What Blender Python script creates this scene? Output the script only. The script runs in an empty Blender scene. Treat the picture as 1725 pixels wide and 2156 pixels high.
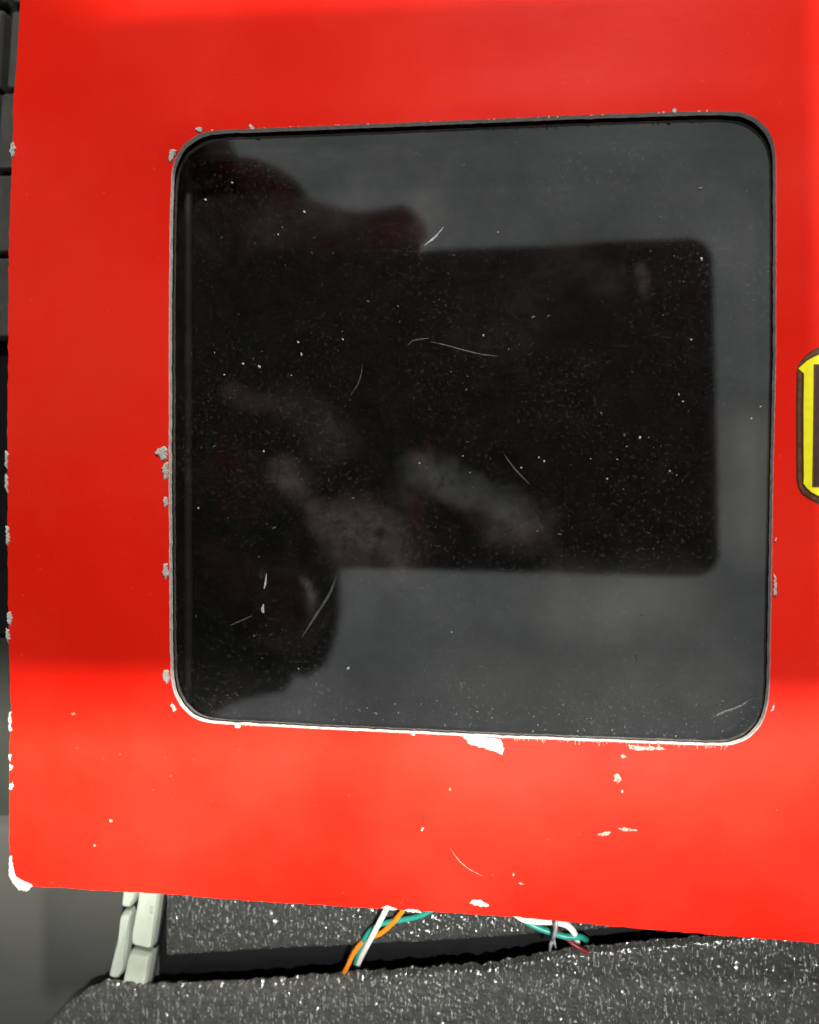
import bpy, bmesh, math, random
from mathutils import Vector, Matrix, noise
random.seed(7)
S = bpy.context.scene
COL = S.collection
R = math.radians
MM = 0.001

# ------------------------------------------------------------------ camera
# the camera is the phone held 86 mm above the red box; picture units are 1725 x 2156
F = 1640.0; CX, CY = 862.5, 1078.0
TH = R(5.2); PHI = -0.0115                     # card leans: its right side is nearer
D0 = 0.0865
def frame(theta, phi, origin):
    ex = Vector((math.cos(theta), 0, math.sin(theta)))
    ey = Vector((0, 1, 0)); ez = ex.cross(ey)
    rx = ex*math.cos(phi) + ey*math.sin(phi); ry = ez.cross(rx)
    m = Matrix((rx, ry, ez)).transposed().to_4x4(); m.translation = origin
    return m
M_card = frame(TH, PHI, Vector((0, 0, -D0)))   # card frame in camera space
def ray(px, py): return Vector(((px-CX)/F, -(py-CY)/F, -1))
def hit(M, px, py, z=0.0):
    """local x, y of the point of plane (local height z) seen at a picture point"""
    Mi = M.inverted(); o = Mi.translation; d = Mi.to_3x3() @ ray(px, py)
    t = (z - o.z)/d.z; p = o + d*t
    return Vector((p.x, p.y, z))
# table frame: leans a little more, passes under the card
c_left = M_card @ hit(M_card, 22, 1850)
TT = TH + math.atan(7.0/92.0)
n = frame(TT, 0, Vector((0,0,0))).to_3x3() @ Vector((0,0,1))
base_pt = c_left - n*0.0150
# origin of the table frame on the optical axis
t0 = n.dot(base_pt)/n.dot(Vector((0,0,-1)))
M_tab = frame(TT, 0, Vector((0,0,-t0)))
W = M_tab.inverted()                            # camera space -> world (table is z = 0)
cam_d = bpy.data.cameras.new('camera'); cam = bpy.data.objects.new('camera', cam_d); COL.objects.link(cam)
cam.matrix_world = W
cam_d.sensor_fit = 'HORIZONTAL'; cam_d.sensor_width = 36; cam_d.lens = 36*F/1725
cam_d.clip_start = 0.002; cam_d.clip_end = 50
cam_d.dof.use_dof = True; cam_d.dof.focus_distance = 0.0875; cam_d.dof.aperture_fstop = 22.0
S.camera = cam
CARD = W @ M_card

# ------------------------------------------------------------------ light
w = bpy.data.worlds.new('World'); S.world = w; w.use_nodes = True
nt = w.node_tree; bg = nt.nodes['Background']
bg.inputs[0].default_value = (0.96, 1.0, 1.0, 1); bg.inputs[1].default_value = 0.32
S.view_settings.view_transform = 'Standard'; S.view_settings.look = 'None'
S.view_settings.exposure = 0; S.view_settings.gamma = 1
def lamp(name, card_dir, dist, watts, size, col):
    l = bpy.data.lights.new(name, 'AREA'); l.shape = 'DISK'; l.size = size; l.energy = watts; l.color = col
    o = bpy.data.objects.new(name, l); COL.objects.link(o)
    d = (CARD.to_3x3() @ Vector(card_dir)).normalized()
    o.location = CARD.translation + d*dist
    o.rotation_euler = d.to_track_quat('Z', 'Y').to_euler()
    return o
# lamp almost behind the phone (the glow beside the phone's reflection is painted on the film)
foot = (CX + F*math.tan(TH), CY)
kd = CARD.to_3x3() @ Vector(((1325-foot[0])/F, -(942-CY)/F, 1)); kd.normalize()
kl = bpy.data.lights.new('key_spot_lamp', 'SPOT'); kl.energy = 94.0; kl.color = (1.0, .975, .90)
kl.shadow_soft_size = .040; kl.spot_size = R(38.05); kl.spot_blend = .025
ko = bpy.data.objects.new('key_spot_lamp', kl); COL.objects.link(ko)
ko.location = CARD.translation + kd*.5
aim = CARD @ Vector((-.027, .1350, 0))               # cone shaped to keep its light off the mats; no shade is known
ko.rotation_euler = (ko.location-aim).to_track_quat('Z', 'Y').to_euler()
# low lamp beyond the top of the box: it throws the box's shadow on the mats
M_tabw = Matrix.Identity(4)
def tab(px, py, z=0.0): return hit(M_tab, px, py, z)
a = CARD @ hit(M_card, 22, 1858); b = tab(92, 2092)
low = (a-b).normalized()
lw = bpy.data.lights.new('desk_lamp', 'AREA'); lw.shape='DISK'; lw.size=0.07; lw.energy=11.5; lw.color=(1.0,0.97,0.90)
lo = bpy.data.objects.new('desk_lamp', lw); COL.objects.link(lo)
lo.location = b + low*1.0; lo.rotation_euler = low.to_track_quat('Z','Y').to_euler()
print('low lamp dir', low, 'elev', math.degrees(math.asin(low.z)))

# ------------------------------------------------------------------ materials
def mat(name, col, rough=0.5, spec=0.5, metal=0.0):
    m = bpy.data.materials.new(name); m.use_nodes = True
    p = m.node_tree.nodes['Principled BSDF']
    p.inputs['Base Color'].default_value = (*col, 1); p.inputs['Roughness'].default_value = rough
    p.inputs['Specular IOR Level'].default_value = spec; p.inputs['Metallic'].default_value = metal
    return m
def N(m, t, **kw):
    nd = m.node_tree.nodes.new(t)
    for k, v in kw.items(): setattr(nd, k, v)
    return nd
def L(m, a, b): m.node_tree.links.new(a, b)
def bsdf(m): return m.node_tree.nodes['Principled BSDF']
def noise_nd(m, scale, detail=4, rough=.55, vec=None):
    q = N(m, 'ShaderNodeTexNoise'); q.inputs['Scale'].default_value = scale
    q.inputs['Detail'].default_value = detail; q.inputs['Roughness'].default_value = rough
    if vec is None:
        tc = N(m, 'ShaderNodeTexCoord'); vec = tc.outputs['Object']
    L(m, vec, q.inputs['Vector']); return q.outputs['Fac']
def ramp(m, fac, stops):
    r = N(m, 'ShaderNodeValToRGB'); L(m, fac, r.inputs[0])
    e = r.color_ramp.elements
    while len(e) < len(stops): e.new(0.5)
    for i, (p, c) in enumerate(stops):
        e[i].position = p; e[i].color = (*c, 1) if len(c) == 3 else c
    return r.outputs[0]
def math_nd(m, op, a, b=None, clamp=False):
    q = N(m, 'ShaderNodeMath', operation=op); q.use_clamp = clamp
    for i, v in enumerate((a, b)):
        if v is None: continue
        if isinstance(v, (int, float)): q.inputs[i].default_value = v
        else: L(m, v, q.inputs[i])
    return q.outputs[0]
def bump(m, h, strength, dist):
    bq = N(m, 'ShaderNodeBump'); bq.inputs['Strength'].default_value = strength
    bq.inputs['Distance'].default_value = dist
    L(m, h, bq.inputs['Height']); L(m, bq.outputs[0], bsdf(m).inputs['Normal'])

red = mat('red_printed_card', (0.72, 0.004, 0.002), 0.36, 0.06)
v1 = noise_nd(red, 35, 3); c1 = ramp(red, v1, [(.3, (.60,.0100,.0040)), (.7, (.70,.0150,.0060))])
dsp = ramp(red, noise_nd(red, 1500, 5, .65), [(.66, (0,0,0)), (.74, (.5,.5,.5))])
mxr = N(red, 'ShaderNodeMix', data_type='RGBA'); L(red, dsp, mxr.inputs[0]); L(red, c1, mxr.inputs[6]); mxr.inputs[7].default_value = (.78,.10,.07,1)
faded = ramp(red, noise_nd(red, 22, 6, .6), [(.45, (0,0,0)), (.75, (.22,.22,.22))])
mx2 = N(red, 'ShaderNodeMix', data_type='RGBA'); L(red, faded, mx2.inputs[0]); L(red, mxr.outputs[2], mx2.inputs[6]); mx2.inputs[7].default_value = (.76,.085,.058,1)
L(red, mx2.outputs[2], bsdf(red).inputs['Base Color'])
rr = noise_nd(red, 38, 6, .6); r1 = ramp(red, rr, [(.28, (.31,)*3), (.72, (.45,)*3)])
L(red, r1, bsdf(red).inputs['Roughness'])
f1 = noise_nd(red, 2600, 4, .7); f2 = noise_nd(red, 48, 5)
bump(red, math_nd(red, 'ADD', math_nd(red, 'MULTIPLY', f1, .05), f2), 0.6, 0.00022)

core = mat('raw_board_edge', (.72,.70,.66), .9, .2)
f = noise_nd(core, 1500, 5, .7)
L(core, ramp(core, f, [(.3,(.45,.40,.37)),(.55,(.68,.62,.59))]), bsdf(core).inputs['Base Color']); bump(core, f, .8, .0002)
paper = mat('torn_white_paper', (.43,.425,.39), .9, .2)
f = noise_nd(paper, 1800, 5, .7); bump(paper, f, .9, .0002)
scuff = mat('pale_scuff', (.85,.40,.33), .6, .4)
f = noise_nd(scuff, 2500, 4, .7)
L(scuff, ramp(scuff, f, [(.38,(.76,.03,.02)),(.62,(.82,.36,.28))]), bsdf(scuff).inputs['Base Color'])
sidem = mat('plain_grey_board', (.30,.27,.24), .9, .2)
f = noise_nd(sidem, 300, 5); L(sidem, ramp(sidem, f, [(.3,(.22,.20,.18)),(.7,(.33,.30,.27))]), bsdf(sidem).inputs['Base Color'])
yellow = mat('yellow_ink', (.80,.75,.003), .5, .4)
f = noise_nd(yellow, 900, 3); L(yellow, ramp(yellow, f, [(.3,(.74,.69,.003)),(.7,(.84,.79,.004))]), bsdf(yellow).inputs['Base Color'])
brown = mat('brown_ink', (.10,.032,.006), .5, .4)
f = noise_nd(brown, 1500, 3); L(brown, ramp(brown, f, [(.35,(.06,.02,.005)),(.7,(.15,.05,.010))]), bsdf(brown).inputs['Base Color'])
dbrown = mat('dark_brown_ink', (.030,.006,.002), .5, .4)
f = noise_nd(dbrown, 900, 3); L(dbrown, ramp(dbrown, f, [(.3,(.022,.004,.002)),(.7,(.045,.010,.003))]), bsdf(dbrown).inputs['Base Color'])
tray_m = mat('black_tray_plastic', (.006,.006,.006), .75, .06)
f = noise_nd(tray_m, 260, 4); L(tray_m, ramp(tray_m, f, [(.3,(.002,.002,.002)),(.7,(.005,.005,.005))]), bsdf(tray_m).inputs['Base Color'])

# ------------------------------------------------------------------ helpers
def link(name, me, m, parent=None, label=None, cat=None, group=None, kind=None):
    o = bpy.data.objects.new(name, me); COL.objects.link(o)
    if m: me.materials.append(m)
    if parent: o.parent = parent
    props(o, label, cat, group, kind); return o
def props(o, label=None, cat=None, group=None, kind=None):
    if label: o['label'] = label
    if cat: o['category'] = cat
    if group: o['group'] = group
    if kind: o['kind'] = kind
def empty(name, loc, label, cat, group=None, M=None):
    o = bpy.data.objects.new(name, None); COL.objects.link(o); o.empty_display_size = .005
    if M is not None: o.matrix_world = M
    else: o.location = loc
    props(o, label, cat, group); return o
def from_bm(bm, name, smooth=False):
    me = bpy.data.meshes.new(name); bm.normal_update(); bm.to_mesh(me); bm.free()
    if smooth:
        for p in me.polygons: p.use_smooth = True
    return me
def prism(bm, pts, z0, z1):
    vb = [bm.verts.new((x, y, z0)) for x, y in pts]; vt = [bm.verts.new((x, y, z1)) for x, y in pts]
    k = len(pts)
    bm.faces.new(vt); bm.faces.new(vb[::-1])
    for i in range(k): bm.faces.new((vb[i], vb[(i+1)%k], vt[(i+1)%k], vt[i]))
def ccw(pts):
    a = sum(pts[i][0]*pts[(i+1)%len(pts)][1]-pts[(i+1)%len(pts)][0]*pts[i][1] for i in range(len(pts)))
    return pts if a > 0 else pts[::-1]
def box_me(name, x0, x1, y0, y1, z0, z1):
    bm = bmesh.new(); prism(bm, [(x0,y0),(x1,y0),(x1,y1),(x0,y1)], z0, z1); return from_bm(bm, name)
def P(px, py, z=0.0):
    p = hit(M_card, px, py, z); return (p.x, p.y)
def catmull(pts, n, closed=False):
    out = []; k = len(pts)
    rng = range(k) if closed else range(k-1)
    g = (lambda i: pts[i % k]) if closed else (lambda i: pts[min(max(i,0),k-1)])
    for i in rng:
        p0, p1, p2, p3 = (Vector(g(i+j)) for j in (-1,0,1,2))
        for s in range(n):
            t = s/n
            out.append(0.5*((2*p1)+(p2-p0)*t+(2*p0-5*p1+4*p2-p3)*t*t+(3*p1-p0-3*p2+p3)*t**3))
    if not closed: out.append(Vector(pts[-1]))
    return out
def tube(bm, pts, rad, seg=12, cap=True):
    rings = []; k = len(pts)
    up = Vector((0,0,1))
    for i, p in enumerate(pts):
        p = Vector(p); d = (Vector(pts[min(i+1,k-1)])-Vector(pts[max(i-1,0)])).normalized()
        s = d.cross(up).normalized(); u = s.cross(d)
        r = rad[i] if isinstance(rad, (list, tuple)) else rad
        rings.append([bm.verts.new(p + (s*math.cos(2*math.pi*j/seg)+u*math.sin(2*math.pi*j/seg))*r) for j in range(seg)])
    for a, b2 in zip(rings, rings[1:]):
        for j in range(seg): bm.faces.new((a[j], a[(j+1)%seg], b2[(j+1)%seg], b2[j]))
    if cap: bm.faces.new(rings[0][::-1]); bm.faces.new(rings[-1])

# ------------------------------------------------------------------ the red box
box = empty('red_cardboard_box', None, 'worn red cardboard box with a rounded square window and chipped white edges', 'box', M=CARD)
T = 0.75*MM
# outer outline (picture points on the front face), top and right run off the picture
outer_px = [(40,60),(42,0),(46,-120),(60,-700),(75,-1150),(2350,-1250),(2330,2040),(1725,1989),(1354,1959),(1098,1934),(842,1918),(778,1914.5),(519,1899),
            (332,1884),(200,1876.5),(80,1869.5),(64,1869),(53,1871),(40,1863),(30,1852),(24,1838),(21,1815),(19.5,1761),(20,1680),(20,1585),(23,1497),(22,1453),(18.5,1351),(16,1188),(15.5,1050),
            (15,924),(17,760),(17.6,632),(19,500),(23,400),(25,337),(29,205),(36,117)]
win_px = [(356,737),(356,600),(357.5,499),(358.5,430),(361,367),(367,340),(378,318),(394,300),(417,285),(446,277),(480,275),(537,273),(740,265),(1000,254),(1218,244.5),(1400,238.5),(1500,236),(1547,236.5),
          (1572,241),(1594,252),(1611,267),(1624,285),(1631,305),(1634.5,330),(1635,420),(1635,737),(1631,909),(1627,1105),(1624,1300),(1621.5,1440),(1619,1478),(1612,1508),(1599,1534),(1580,1553),(1556,1565),(1528,1570),
          (1460,1569),(1321,1563.5),(1060,1553.5),(974,1549.5),(800,1541),(660,1534.5),(500,1526),(446,1523),(418,1517),(396,1504),(378,1485),(366,1460),(360,1430),(357.5,1352),(356,1100),(355.5,900)]
def densify(px, step):
    out = []
    for i in range(len(px)):
        a, b2 = Vector(px[i]), Vector(px[(i+1)%len(px)]); k = max(1, int((b2-a).length/step))
        for j in range(k): out.append(a+(b2-a)*j/k)
    return out
def rough_px(px, amp, sc, seed):
    out = []
    for p in px:
        out.append((p.x + amp*noise.noise(Vector((p.x*sc, p.y*sc, seed))), p.y + amp*noise.noise(Vector((p.x*sc, p.y*sc, seed+9)))))
    return out
def smooth_closed(px, it):
    px = [Vector(p) for p in px]
    for _ in range(it):
        k = len(px); px = [(px[i-1]+px[i]*2+px[(i+1)%k])/4 for i in range(k)]
    return px
od = rough_px(densify(outer_px, 10), 2.2, .05, 3)
wd = rough_px(smooth_closed(densify(win_px, 7), 3), 1.0, .06, 5)
outer = ccw([P(*p) for p in od]); window = ccw([P(*p) for p in wd])
WC = Vector(P(995, 905))
def seg_dist(p, a, b):
    ab = b-a; t = max(0, min(1, (p-a).dot(ab)/ab.length_squared)); return (p-(a+ab*t)).length
topA, topB = Vector(P(420,272)), Vector(P(1560,236))
botA, botB = Vector(P(20,1870)), Vector(P(1725,1989))
def relief(x, y):
    """the board is not flat: it lifts a little beside the window's top edge and rolls over at its lower edge"""
    p = Vector((x, y))
    h = 0.28*MM*math.exp(-(seg_dist(p, topA, topB)/(4.5*MM))**2)
    d = seg_dist(p, botA, botB); h -= 0.25*MM*math.exp(-(d/(2.2*MM))**2)
    return h
# front sheet: triangulated outline with hole, refined, then given the relief
bm = bmesh.new()
def loop(bm, pts, z=0):
    vs = [bm.verts.new((x, y, z)) for x, y in pts]
    return vs, [bm.edges.new((vs[i], vs[(i+1)%len(vs)])) for i in range(len(vs))]
vo, eo = loop(bm, outer); vw, ew = loop(bm, window)
bmesh.ops.triangle_fill(bm, use_beauty=True, use_dissolve=False, edges=eo+ew)
for it in range(7):
    big = [e for e in bm.edges if e.calc_length() > 1.6*MM and not e.is_boundary]
    if not big: break
    bmesh.ops.subdivide_edges(bm, edges=big, cuts=1)
    bmesh.ops.triangulate(bm, faces=[f for f in bm.faces if len(f.verts) > 3])
    bmesh.ops.beautify_fill(bm, faces=bm.faces[:], edges=[e for e in bm.edges if not e.is_boundary])
for v in bm.verts: v.co.z = relief(v.co.x, v.co.y)
for f_ in bm.faces:
    if f_.normal.z < 0: f_.normal_flip()
front = link('front_panel', from_bm(bm, 'front_panel', True), red, box)
# rims: raw board shown on every cut edge
def rim(name, pts, inward, m):
    bm = bmesh.new(); k = len(pts)
    rows = []
    prof = [(0.0, 0.0), (0.05*MM, -0.10*MM), (0.02*MM, -0.45*MM), (0.07*MM, -T)]
    for off, z in prof:
        row = []
        for i in range(k):
            a, b2 = Vector(pts[i-1]), Vector(pts[(i+1)%k]); t = (b2-a).normalized(); nn = Vector((t.y, -t.x))
            j = off*(1+.8*noise.noise(Vector((pts[i][0]*2500, pts[i][1]*2500, z*900))))
            q = Vector(pts[i]) + nn*j*inward
            row.append(bm.verts.new((q.x, q.y, z + relief(*pts[i]))))
        rows.append(row)
    for r0, r1_ in zip(rows, rows[1:]):
        for i in range(k): bm.faces.new((r0[i], r0[(i+1)%k], r1_[(i+1)%k], r1_[i]))
    bmesh.ops.recalc_face_normals(bm, faces=bm.faces)
    return link(name, from_bm(bm, name, True), m, box)
rim('window_rim', window, -1, core); rim('outer_rim', outer, 1, core)
# side walls of the box, behind the front sheet
xs = [P(20,1860)[0], P(2320,1500)[0]]; ys = [P(60,1870)[1], P(1000,-1150)[1]]
def wall_me(name, a, b, z0, z1, th):
    a, b = Vector(a), Vector(b); t = (b-a).normalized(); nn = Vector((-t.y, t.x))*th
    bm = bmesh.new(); prism(bm, ccw([tuple(a), tuple(b), tuple(b+nn), tuple(a+nn)]), z0, z1); return from_bm(bm, name)
zb = -6.0*MM; zt = -T-.3*MM
link('side_wall', wall_me('side_wall', P(70,1790), P(95,-1080), zb, zt, -.6*MM), sidem, box)
link('side_wall', wall_me('side_wall', P(110,1800), P(2250,1930), zb, zt, .6*MM), sidem, box)
link('side_wall', wall_me('side_wall', P(130,-1080), P(2250,-1150), zb, zt, -.6*MM), sidem, box)
link('side_wall', wall_me('side_wall', P(2275,1930), P(2275,-1130), zb, zt, .6*MM), sidem, box)

# black liner behind the window: a floor with a raised border fold
bm = bmesh.new()
x0, y0 = P(250,1640); x1, y1 = P(1740,160)
prism(bm, [(x0,y0),(x1,y0),(x1,y1),(x0,y1)], -4.4*MM, -4.0*MM)
for (ax, ay), (bx, by) in [(P(392,330), P(392,1500)), (P(400,316), P(1600,290)), (P(400,1500), P(1590,1520)), (P(1655,330), P(1655,1500))]:
    pass
liner = link('inner_liner', from_bm(bm, 'inner_liner'), tray_m, box)
liner_e = mat('liner_edge', (.03,.03,.028), .6, .15)
f = noise_nd(liner_e, 400, 4); L(liner_e, ramp(liner_e, f, [(.3,(.006,.006,.005)),(.7,(.018,.018,.015))]), bsdf(liner_e).inputs['Base Color'])
for seg in [((372,300),(372,1520)), ((360,300),(1640,268)), ((360,1545),(1640,1590)), ((1650,300),(1640,1560))]:
    bm = bmesh.new()
    q = [Vector((*P(*s), -3.6*MM)) for s in seg]
    tube(bm, [q[0]+(q[1]-q[0])*i/8 for i in range(9)], .55*MM, 8)
    link('liner_fold', from_bm(bm, 'liner_fold', True), liner_e, box)

# clear film with its dust, grease, scratches and painted glow
film_m = bpy.data.materials.new('clear_film'); film_m.use_nodes = True
fn = film_m.node_tree; fn.nodes.remove(fn.nodes['Principled BSDF']); out = fn.nodes['Material Output']
tc = N(film_m, 'ShaderNodeTexCoord'); OB = tc.outputs['Object']
tr = N(film_m, 'ShaderNodeBsdfTransparent'); tr.inputs[0].default_value = (.82,.82,.82,1)
g1 = N(film_m, 'ShaderNodeBsdfGlossy'); g1.inputs['Color'].default_value = (.215,.222,.225,1); g1.inputs['Roughness'].default_value = .05
g2 = N(film_m, 'ShaderNodeBsdfGlossy'); g2.inputs['Roughness'].default_value = .22
df = N(film_m, 'ShaderNodeBsdfDiffuse')
nz = noise_nd(film_m, 28, 3, .55, OB); nf = noise_nd(film_m, 520, 6, .72, OB)
wave = noise_nd(film_m, 45, 2, .5, OB)
bq = N(film_m, 'ShaderNodeBump'); bq.inputs['Strength'].default_value = .35; bq.inputs['Distance'].default_value = .00012
L(film_m, math_nd(film_m, 'ADD', wave, math_nd(film_m, 'MULTIPLY', noise_nd(film_m, 700, 4, .6, OB), .02)), bq.inputs['Height'])
L(film_m, bq.outputs[0], g1.inputs['Normal'])
gm = noise_nd(film_m, 55, 7, .62, OB)
L(film_m, ramp(film_m, gm, [(.28, (.100,.100,.101)), (.72, (.225,.225,.222))]), g1.inputs['Color'])
# grease marks, painted reflection and glow: soft capsules given by two points, radius (mm) and strength
ZF = -0.95*MM
nm = noise_nd(film_m, 190, 3, .55, OB)
def capsule(a_px, b_px, r, s, wk=1.7, core=.22):
    a, b2 = Vector((*P(*a_px, ZF), 0)), Vector((*P(*b_px, ZF), 0))
    sub = N(film_m, 'ShaderNodeVectorMath', operation='SUBTRACT'); L(film_m, OB, sub.inputs[0]); sub.inputs[1].default_value = a
    ab = b2-a
    dt = N(film_m, 'ShaderNodeVectorMath', operation='DOT_PRODUCT'); L(film_m, sub.outputs[0], dt.inputs[0]); dt.inputs[1].default_value = ab/ab.length_squared
    h = math_nd(film_m, 'ADD', dt.outputs['Value'], 0, True)
    sc = N(film_m, 'ShaderNodeVectorMath', operation='SCALE'); sc.inputs[0].default_value = ab; L(film_m, h, sc.inputs['Scale'])
    s2 = N(film_m, 'ShaderNodeVectorMath', operation='SUBTRACT'); L(film_m, sub.outputs[0], s2.inputs[0]); L(film_m, sc.outputs[0], s2.inputs[1])
    ln = N(film_m, 'ShaderNodeVectorMath', operation='LENGTH'); L(film_m, s2.outputs[0], ln.inputs[0])
    wob = math_nd(film_m, 'MULTIPLY', math_nd(film_m, 'SUBTRACT', math_nd(film_m, 'ADD', math_nd(film_m, 'MULTIPLY', nf, .6), nm), .8), r*MM*wk)
    mr = N(film_m, 'ShaderNodeMapRange'); mr.interpolation_type = 'SMOOTHSTEP'
    L(film_m, math_nd(film_m, 'ADD', ln.outputs['Value'], wob), mr.inputs['Value'])
    mr.inputs['From Min'].default_value = r*MM; mr.inputs['From Max'].default_value = r*MM*core
    mr.inputs['To Min'].default_value = 0; mr.inputs['To Max'].default_value = s
    return mr.outputs[0]
marks = [((590,985),(740,1170),2.9,.75), ((760,1110),(810,1130),6.4,.85), ((890,985),(1050,1075),3.0,1.0), ((1040,1080),(1130,1120),4.2,.7),
         ((620,860),(700,930),4.0,.30), ((1352,560),(1364,650),1.3,1.0), ((1312,560),(1308,640),1.0,.7), ((1332,570),(1334,650),.9,.5), ((1340,640),(1362,655),1.3,.8), ((1250,560),(1270,600),3.0,.2), ((480,830),(560,850),2.0,.35), ((650,440),(700,450),3.0,.25),
 ((1010,720),(1200,560),4.5,.12),
          ((560,330),(900,360),4.5,.15), ((890,420),(900,460),3.2,.5), ((560,480),(740,430),3.5,.18)]  # this row paints mottling and a fingertip into the hand's reflection
acc = None
for mk in marks:
    c = capsule(*mk); acc = c if acc is None else math_nd(film_m, 'MAXIMUM', acc, c)
nfs = ramp(film_m, nf, [(.30, (.15,)*3), (.70, (1,)*3)])
grease_and_refl = math_nd(film_m, 'MULTIPLY', acc, nfs)
warm = None  # warm glow beside the phone's reflection, painted into the film's diffuse colour
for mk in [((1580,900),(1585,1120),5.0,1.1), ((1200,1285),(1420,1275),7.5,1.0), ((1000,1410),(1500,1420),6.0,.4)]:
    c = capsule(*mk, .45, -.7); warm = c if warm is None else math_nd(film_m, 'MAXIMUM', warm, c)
warm_glow_c = ramp(film_m, warm, [(0, (0,0,0)), (1, (.060,.060,.046))])
# pinkish and neutral patches within the grease
tint = ramp(film_m, nz, [(.40, (.050,.054,.053)), (.60, (.062,.046,.045))])
dust = ramp(film_m, nf, [(.45, (0,)*3), (.80, (.0045,)*3)])
mixc = N(film_m, 'ShaderNodeMix', data_type='RGBA', blend_type='MULTIPLY'); mixc.inputs[0].default_value = 1
L(film_m, tint, mixc.inputs[6]); L(film_m, grease_and_refl, mixc.inputs[7])
addc = N(film_m, 'ShaderNodeMix', data_type='RGBA', blend_type='ADD'); addc.inputs[0].default_value = 1
fd = ramp(film_m, noise_nd(film_m, 2300, 4, .7, OB), [(.56, (0,0,0)), (.74, (.045,.044,.040))])
mfd = N(film_m, 'ShaderNodeMix', data_type='RGBA', blend_type='MULTIPLY'); mfd.inputs[0].default_value = 1
L(film_m, fd, mfd.inputs[6]); L(film_m, ramp(film_m, noise_nd(film_m, 60, 4, .6, OB), [(.4, (.15,)*3), (.65, (1,)*3)]), mfd.inputs[7])
ad2 = N(film_m, 'ShaderNodeMix', data_type='RGBA', blend_type='ADD'); ad2.inputs[0].default_value = 1
L(film_m, dust, ad2.inputs[6]); L(film_m, mfd.outputs[2], ad2.inputs[7])
L(film_m, mixc.outputs[2], addc.inputs[6]); L(film_m, ad2.outputs[2], addc.inputs[7])
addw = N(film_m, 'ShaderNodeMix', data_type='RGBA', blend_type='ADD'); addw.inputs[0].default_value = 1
L(film_m, addc.outputs[2], addw.inputs[6]); L(film_m, warm_glow_c, addw.inputs[7])
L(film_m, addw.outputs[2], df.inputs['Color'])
g2c = ramp(film_m, nz, [(.3, (.0006,.0006,.0006)), (.7, (.0012,.0012,.0011))]); L(film_m, g2c, g2.inputs['Color'])
a1 = N(film_m, 'ShaderNodeAddShader'); a2 = N(film_m, 'ShaderNodeAddShader'); a3 = N(film_m, 'ShaderNodeAddShader')
L(film_m, tr.outputs[0], a1.inputs[0]); L(film_m, g1.outputs[0], a1.inputs[1])
L(film_m, a1.outputs[0], a2.inputs[0]); L(film_m, g2.outputs[0], a2.inputs[1])
L(film_m, a2.outputs[0], a3.inputs[0]); L(film_m, df.outputs[0], a3.inputs[1]); L(film_m, a3.outputs[0], out.inputs[0])
bm = bmesh.new(); fx0, fy0 = P(270,1620); fx1, fy1 = P(1720,180)
G = 60
gv = [[bm.verts.new((fx0+(fx1-fx0)*i/G, fy0+(fy1-fy0)*j/G, ZF)) for i in range(G+1)] for j in range(G+1)]
for j in range(G):
    for i in range(G): bm.faces.new((gv[j][i], gv[j][i+1], gv[j+1][i+1], gv[j+1][i]))
film = link('window_film', from_bm(bm, 'window_film', True), film_m, box)

lint = mat('pale_lint_and_glint', (.55,.55,.55), .6, .5)
f = noise_nd(lint, 3000, 3); L(lint, ramp(lint, f, [(.3,(.25,.25,.27)),(.7,(.5,.5,.5))]), bsdf(lint).inputs['Base Color'])
faint = mat('faint_lint', (.12,.12,.115), .6, .5)
f = noise_nd(faint, 3000, 3); L(faint, ramp(faint, f, [(.3,(.02,.02,.02)),(.7,(.09,.088,.082))]), bsdf(faint).inputs['Base Color'])
def blob(bm, x, y, z, r, el=1.0, ang=0.0, hgt=.35):
    k = 7; top = bm.verts.new((x, y, z + r*hgt))
    ca, sa = math.cos(ang), math.sin(ang); ring = []
    for i in range(k):
        t = 2*math.pi*i/k; rr_ = r*random.uniform(.65, 1.2); u, v = rr_*math.cos(t)*el, rr_*math.sin(t)
        ring.append(bm.verts.new((x+u*ca-v*sa, y+u*sa+v*ca, z)))
    for i in range(k): bm.faces.new((ring[i], ring[(i+1)%k], top))
def ribbon(bm, px, wid, z0, hz=.02*MM):
    pts = [Vector((*P(*q, z0), z0)) for q in [tuple(v) for v in catmull([(a, b2, 0) for a, b2 in px], 8)] for q in [(q[0], q[1])]]
    k = len(pts); L_, R_, C_ = [], [], []
    for i, p in enumerate(pts):
        d = (pts[min(i+1,k-1)]-pts[max(i-1,0)]).normalized(); s = Vector((-d.y, d.x, 0))
        wv = wid*(.15+.85*math.sin(math.pi*(i+.3)/(k-.4+.6)))*random.uniform(.7,1.15)/2
        L_.append(bm.verts.new(p+s*wv)); R_.append(bm.verts.new(p-s*wv)); C_.append(bm.verts.new(p+Vector((0,0,hz))))
    for i in range(k-1):
        bm.faces.new((L_[i+1], L_[i], C_[i], C_[i+1])); bm.faces.new((C_[i+1], C_[i], R_[i], R_[i+1]))
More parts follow.
